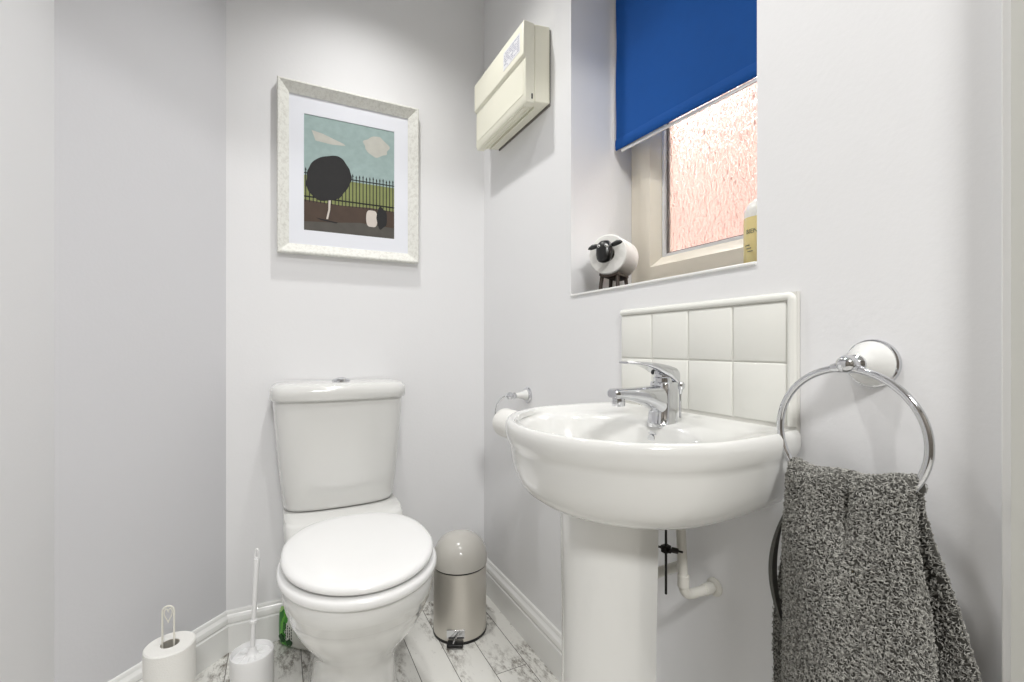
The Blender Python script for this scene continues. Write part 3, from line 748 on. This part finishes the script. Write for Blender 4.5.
# hoop faces the camera side
hx, hyv = .8937, -.4487; hx, hyv = math.cos(math.radians(8)), -math.sin(math.radians(8))
def hp(a, z):
    a -= .0035
    return (sx_+hx*a, sy_+hyv*a, z)
hoop = [hp(-.0125, .004), hp(-.0125, .15), hp(-.0125, .307)]+[hp(-.0125*math.cos(t), .309+.0125*math.sin(t)) for t in [PI*k/10 for k in range(1, 10)]]+[hp(.0125, .307), hp(.0125, .15), hp(.0125, .004)]
MB().tube(hoop, .0022, 10).build('wire_loop', M['wire'], rs)
ht_ = []
for k in range(41):
    t = 2*PI*k/40
    ht_.append(hp(.0085*math.sin(t)**3, .300+.00145*(13*math.cos(t)-5*math.cos(2*t)-2*math.cos(3*t)-math.cos(4*t))*.85))
m = MB(); m.tube(ht_[:-1], .0013, 8, closed=True); m.build('heart', M['wire'], rs)
for z0, lb_ in ((.0075, 'lower white toilet roll on the floor wire stand, under the top roll'), (.1225, 'upper white toilet roll on the wire stand by the angled wall')):
    r = thing('toilet_roll', (sx_, sy_, z0), lb_, 'toilet roll')
    roll_parts(r, lambda p, z0=z0: (sx_+p[0], sy_+p[1], z0+p[2]), .0545, .0205, .104 if z0 > .1 else .1145)

# toilet brush and its pot
qx, qy = -.07, 1.49
pt = thing('brush_pot', (qx, qy, 0), 'round white plastic toilet brush pot left of the toilet', 'brush pot')
m = MB(); m.lathe([(.050, 0), (.052, .002), (.0535, .01), (.0545, .10), (.0555, .116), (.0545, .1195), (.052, .1205), (.0505, .118), (.0500, .012), (.001, .010)], (qx, qy, 0), segs=56)
m.build('pot', M['plastic'], pt, sharp=40)
tbz = .016
tb = thing('toilet_brush', (qx, qy, tbz), 'white plastic toilet brush standing upright in its round pot', 'toilet brush')
m = MB(); m.lathe([(.0495, .1030), (.0495, .1062), (.044, .1085), (.030, .110), (.017, .1125), (.0125, .118), (.0095, .125), (.0085, .13), (.001, .131)], (qx, qy, 0), segs=56)
m.build('splash_disc', M['plastic'], tb, sharp=40)
dm = MB()
for k in range(10):
    a = 2*PI*k/10
    dm.tube([(qx+.016*math.cos(a), qy+.016*math.sin(a), .1128), (qx+.028*math.cos(a), qy+.028*math.sin(a), .1110), (qx+.042*math.cos(a), qy+.042*math.sin(a), .1094)], [.0016, .0022, .0012], 8)
dm.build('ribs', M['plastic'], tb)
m = MB(); lean = .004
m.tube([(qx+(z-.125)*.045, qy-(z-.125)*.02, z) for z in (.125, .20, .201, .207, .208, .30, .370, .380)], [.0062, .0058, .0095, .0095, .0056, .0068, .0076, .0072], 18)
m.build('handle', M['plastic'], tb, sharp=40)
lp = [(qx+.0118+.0058*math.cos(t)*.8937, qy-.0053-.0058*math.cos(t)*.4487, .387+.020*max(0, math.sin(t))-.006*max(0, -math.sin(t))) for t in [2*PI*k/28 for k in range(28)]]
MB().tube(lp, .0021, 8, closed=True).build('hanging_loop', M['plastic'], tb)
bm_ = MB()
for k in range(90):
    a = random.uniform(0, 2*PI); z = random.uniform(.03, .085)
    bm_.tube([(qx, qy, z), (qx+.036*math.cos(a), qy+.036*math.sin(a), z+random.uniform(-.01, .01))], .0012, 5)
bm_.tube([(qx, qy, .020), (qx, qy, .105)], .007, 10)
o = bm_.build('bristles', M['bristle'], tb); o['kind'] = 'stuff'

# pedal bin
cx, cy = .557, 1.511
bn = thing('pedal_bin', (cx, cy, 0), 'small brushed steel pedal bin with pale domed lid beside toilet', 'bin')
R = .0905
MB().lathe([(R-.004, 0), (R+.001, .001), (R+.0015, .008), (R-.001, .0095), (R-.006, .0096)], (cx, cy, 0), segs=64).build('base_ring', M['black'], bn)
MB().lathe([(R-.002, .009), (R, .0095), (R, .226), (R-.002, .227)], (cx, cy, 0), segs=72).build('body', M['steel'], bn, sharp=40)
MB().lathe([(R-.003, .226), (R-.0015, .2265), (R-.0015, .2315), (R-.003, .232)], (cx, cy, 0), segs=64).build('lid_seal', M['black'], bn)
dome = [(R-.001, .2315), (R+.003, .2325), (R+.0035, .238), (R+.0035, .248)]
for k in range(1, 13):
    t = PI/2*k/12; dome.append(((R+.0035)*max(math.cos(t)**.9, .004), .248+.088*math.sin(t)))
MB().lathe(dome, (cx, cy, 0), segs=72).build('domed_lid', M['bin_lid'], bn, sharp=40)
# pedal points at the photographer's left
pa = math.atan2(-cy, -cx)-math.radians(6); dxp, dyp = math.cos(pa), math.sin(pa)
def pl(t, s_, z): return (cx+dxp*t-dyp*s_, cy+dyp*t+dxp*s_, z)
def obox(t0, t1, s0, s1, z0, z1, zt=None):
    m = MB(); v = [pl(t, s_, z) for t in (t0, t1) for s_ in (s0, s1) for z in (z0, z1)]
    return m.add(v, [(0,1,3,2),(4,6,7,5),(0,4,5,1),(2,3,7,6),(0,2,6,4),(1,5,7,3)])
obox(R-.004, R+.024, -.031, .021, .006, .015).build('pedal', M['black'], bn, bevel=.002)
m = obox(R-.003, R+.0015, -.034, .025, .022, .050); m.build('pedal_bracket', M['chrome'], bn, bevel=.001)
MB().tube([pl(R+.001, .008, .044), pl(R+.008, .0, .036), pl(R+.015, -.01, .018), pl(R+.016, -.01, .011)], .0028, 10).build('pedal_lever', M['chrome'], bn)

# pack of wipes standing in the corner behind the toilet
wk = thing('wipes_pack', (.046, 1.654, 0), 'green and white pack of wipes on floor behind toilet', 'wipes pack', rz=math.radians(-45))
m = MB(); secs = []
Lw, Hw, Tw = .125, .125, .042
for j in range(15):
    v = j/14; z = Hw*v; e = math.sin(PI*min(1, max(0, v)))**.28
    w2 = Lw/2*(.95+.05*e); t2 = max(.0015, Tw/2*e)
    secs.append(sup(0, t2*0+.0, w2, t2, 3.0, z, 40))
m.cur = 0; m.loft(secs)
green = bpy.data.materials.new('wipes_film'); green.use_nodes = True
nt = green.node_tree; b = nt.nodes['Principled BSDF']; b.inputs['Roughness'].default_value = .28
tc = nt.nodes.new('ShaderNodeTexCoord')
mp = nt.nodes.new('ShaderNodeMapping'); mp.inputs['Location'].default_value = (-.035, 0, -.045); mp.inputs['Scale'].default_value = (1, 0, .8)
nt.links.new(tc.outputs['Object'], mp.inputs[0])
nz = nt.nodes.new('ShaderNodeTexNoise'); nz.inputs['Scale'].default_value = 40; nt.links.new(tc.outputs['Object'], nz.inputs['Vector'])
ln2 = nt.nodes.new('ShaderNodeVectorMath'); ln2.operation = 'LENGTH'; nt.links.new(mp.outputs[0], ln2.inputs[0])
ma = nt.nodes.new('ShaderNodeMath'); ma.operation = 'MULTIPLY_ADD'; ma.inputs[1].default_value = .03; nt.links.new(nz.outputs['Fac'], ma.inputs[0]); nt.links.new(ln2.outputs['Value'], ma.inputs[2])
sc10 = nt.nodes.new('ShaderNodeMath'); sc10.operation = 'MULTIPLY'; sc10.inputs[1].default_value = 8; nt.links.new(ma.outputs[0], sc10.inputs[0])
cr = nt.nodes.new('ShaderNodeValToRGB'); cr.color_ramp.interpolation = 'CONSTANT'
for pos, col in ((.0, (226, 228, 220)), (.60, (60, 150, 36)), (.72, (96, 178, 48)), (.80, (34, 122, 30)), (.90, (160, 205, 120)), (.97, (210, 218, 205))):
    e = cr.color_ramp.elements.new(pos); e.color = lin(col)
cr.color_ramp.elements.remove(cr.color_ramp.elements[-1])
nt.links.new(sc10.outputs[0], cr.inputs[0]); nt.links.new(cr.outputs[0], b.inputs['Base Color'])
m.build('film_wrap', green, wk, sharp=60, local=True)
inkm = MB()
for k in range(5):
    u = -.030+k*.0075; z = .088-.004*k
    while z > .040:
        l = random.uniform(.004, .009); inkm.box(u, u+.0026, -Tw/2-.0006, -Tw/2+.0006, z-l, z); z -= l+.0025
inkm.build('print', mat('dark_green_ink', (34, 52, 40), .4, noise=.1), wk, local=True)
lf = MB()
for (u, z, s_) in ((-.040, .040, .008), (-.033, .030, .007), (-.008, .026, .010)):
    lf.loft([[(u+s_*k_*math.cos(t)*1.15, yy, z+s_*k_*math.sin(t)*(1+.25*math.sin(5*t))) for t in [2*PI*i/24 for i in range(24)]] for yy, k_ in ((-Tw/2+.004, 1), (-Tw/2-.0006, 1), (-Tw/2-.0009, .7))])
lf.build('leaf_print', mat('deep_green_print', (24, 84, 30), .4, noise=.5, nscale=220), wk, local=True)

# ------------------------------------------------------------------ window sill ornaments
SZ = WZ0
th = math.radians(60)
sh = thing('sheep_ornament', (.832, 1.013, SZ), 'dark wooden sheep-shaped spare roll stand on window sill', 'ornament', rz=0)
A = Vector((math.sin(th), math.cos(th), 0)); Bv = Vector((-A.y, A.x, 0)); Uz = Vector((0, 0, 1))
O = Vector((.786, .994, 0))
RC = SZ+.0995; RR = .0535
def sl(a, b, z): v = O+A*a+Bv*b; return (v.x, v.y, z)
# curved cradle on four legs
m = MB(); secs = []
for k in range(9):
    b_ = -.026+.052*k/8; z = RC-math.sqrt((RR+.0008)**2-b_**2)
    secs.append([sl(.004, b_, z), sl(.094, b_, z), sl(.094, b_, z-.008), sl(.004, b_, z-.008)])
m.loft(secs); m.build('cradle', M['wood'], sh, bevel=.002)
for a in (.016, .080):
    for b_ in (-.021, .021):
        MB().tube([sl(a, b_, SZ+.048), sl(a+(.003 if a > .05 else -.003), b_*1.12, SZ+.024), sl(a+(.005 if a > .05 else -.005), b_*1.2, SZ)], [.0058, .0050, .0056], 12).build('leg', M['wood'], sh)
# peg through the roll that carries the head
MB().tube([sl(-.010, 0, RC), sl(.085, 0, RC)], .009, 14).build('peg', M['wood'], sh)
# head: natural long-muzzled sheep face
m = MB(); secs = []
for (t, z, w_, d_) in ((0, .029, .005, .004), (.1, .0270, .0125, .010), (.3, .019, .0195, .0150), (.5, .006, .0222, .017), (.7, -.009, .0220, .0170), (.85, -.020, .0195, .0160), (.95, -.0275, .0145, .012), (1, -.031, .005, .004)):
    a0 = -.018-.007*t
    secs.append([sl(a0+d_*math.sin(q), w_*math.cos(q), RC+.004+z) for q in [2*PI*i/28 for i in range(28)]])
m.loft(secs); hd_ = m.build('head', M['sheep'], sh, sharp=70)
for s_ in (-1, 1):
    m = MB(); pts = [sl(-.016, s_*.014, RC+.018), sl(-.017, s_*.024, RC+.0205), sl(-.018, s_*.034, RC+.0195+.004*(s_ < 0)), sl(-.018, s_*.043, RC+.0165+.008*(s_ < 0)), sl(-.018, s_*.048, RC+.0145+.010*(s_ < 0))]
    m.tube(pts, [.0035, .0062, .0070, .0050, .0012], 14); m.build('ear', M['sheep'], sh)
    m = MB(); e = Vector(sl(-.0330, s_*.0100, RC+.0160)); m.ball(e, .0046, .0046, .0044, 10); ey = m.build('eye', M['eye'], sh)
    m = MB(); e = Vector(sl(-.0370, s_*.0097, RC+.0156)); m.ball(e, .0017, .0017, .0020, 8); m.build('pupil', M['black'], ey)
so = Vector(sl(.05, 0, RC-RR))
rr2 = thing('toilet_roll', (so.x, so.y, so.z), 'white toilet roll held as body of sheep ornament on sill', 'toilet roll')
roll_parts(rr2, lambda p: sl(p[2], p[0], RC+p[1]), RR, .0205, .10)

bo = thing('soap_bottle', (.838, .585, SZ), 'pale yellow soap bottle with white domed cap on sill', 'bottle')
def bot(z, r): return [(.838+r*math.cos(t), .585+r*math.sin(t), SZ+z) for t in [2*PI*k/44 for k in range(44)]]
m = MB(); m.loft([bot(0, .028), bot(.002, .031), bot(.010, .0325), bot(.09, .0325), bot(.100, .0322)])
m.build('body', M['soap'], bo, sharp=40)
m = MB(); m.loft([bot(.1002, .0322), bot(.106, .0318)]+[bot(.108+.032*math.sin(t), .0318*max(math.cos(t), .01)) for t in [PI/2*k/9 for k in range(10)]])
m.build('cap', M['soap_cap'], bo, sharp=40)
tx = MB()
def wrap(ang0, z0, r=.0327):
    def f(co):
        a = ang0+co.x/r; return (.838+(r+co.z)*math.cos(a), .585+(r+co.z)*math.sin(a), SZ+z0+co.y)
    return f
vang = math.atan2(-.585, -.838)   # towards the camera
text_mb('BIEN', .012, wrap(vang-.58, .068), tx)
tx.build('lettering', M['print_ink'], bo, smooth=False)
tx = MB()
for k in range(3):
    tx.loft([[wrap(vang-1.05+.35*i/6+.1*k, .045-.006*k)(Vector((0, yv, zv))) for yv, zv in ((0, 0), (.0016, 0), (.0016, .0003), (0, .0003))] for i in range(7)])
tx.build('small_print', M['print_ink'], bo, smooth=False)

# ------------------------------------------------------------------ light
wd = bpy.data.worlds.new('sky'); sc.world = wd; wd.use_nodes = True
bg = wd.node_tree.nodes['Background']; bg.inputs['Color'].default_value = (1, .985, .965, 1); bg.inputs['Strength'].default_value = 10
def lamp(name, kind, loc, energy, col=(1, 1, 1), rot=(0, 0, 0), **kw):
    l = bpy.data.lights.new(name, kind); l.energy = energy; l.color = col
    for k, v in kw.items(): setattr(l, k, v)
    o = bpy.data.objects.new(name, l); C.objects.link(o); o.location = loc; o.rotation_euler = rot
    return o
lamp('downlight', 'SPOT', (.26, 1.30, H-.01), 29, (1, .99, .97), spot_size=math.radians(130), spot_blend=1, shadow_soft_size=.035)
lamp('downlight', 'SPOT', (.22, .50, H-.01), 27, (1, .99, .97), spot_size=math.radians(140), spot_blend=1, shadow_soft_size=.035)
lamp('hall_fill', 'AREA', (-.05, -1.2, H-.02), 44, (1, .995, .985), shape='DISK', size=.5)  # added fill from behind the camera, not a known fitting

# ------------------------------------------------------------------ camera
cam = bpy.data.cameras.new('camera'); co = bpy.data.objects.new('camera', cam); C.objects.link(co)
co.location = (0, 0, .975); co.rotation_euler = (PI/2, 0, -math.radians(26.66))
cam.sensor_width = 36; cam.lens = 462/1024*36; cam.shift_y = 6/1024; cam.clip_start = .01
sc.camera = co
vs = sc.view_settings; vs.view_transform = 'Standard'; vs.look = 'None'; vs.gamma = 1; vs.use_curve_mapping = False; vs.exposure = 0.27
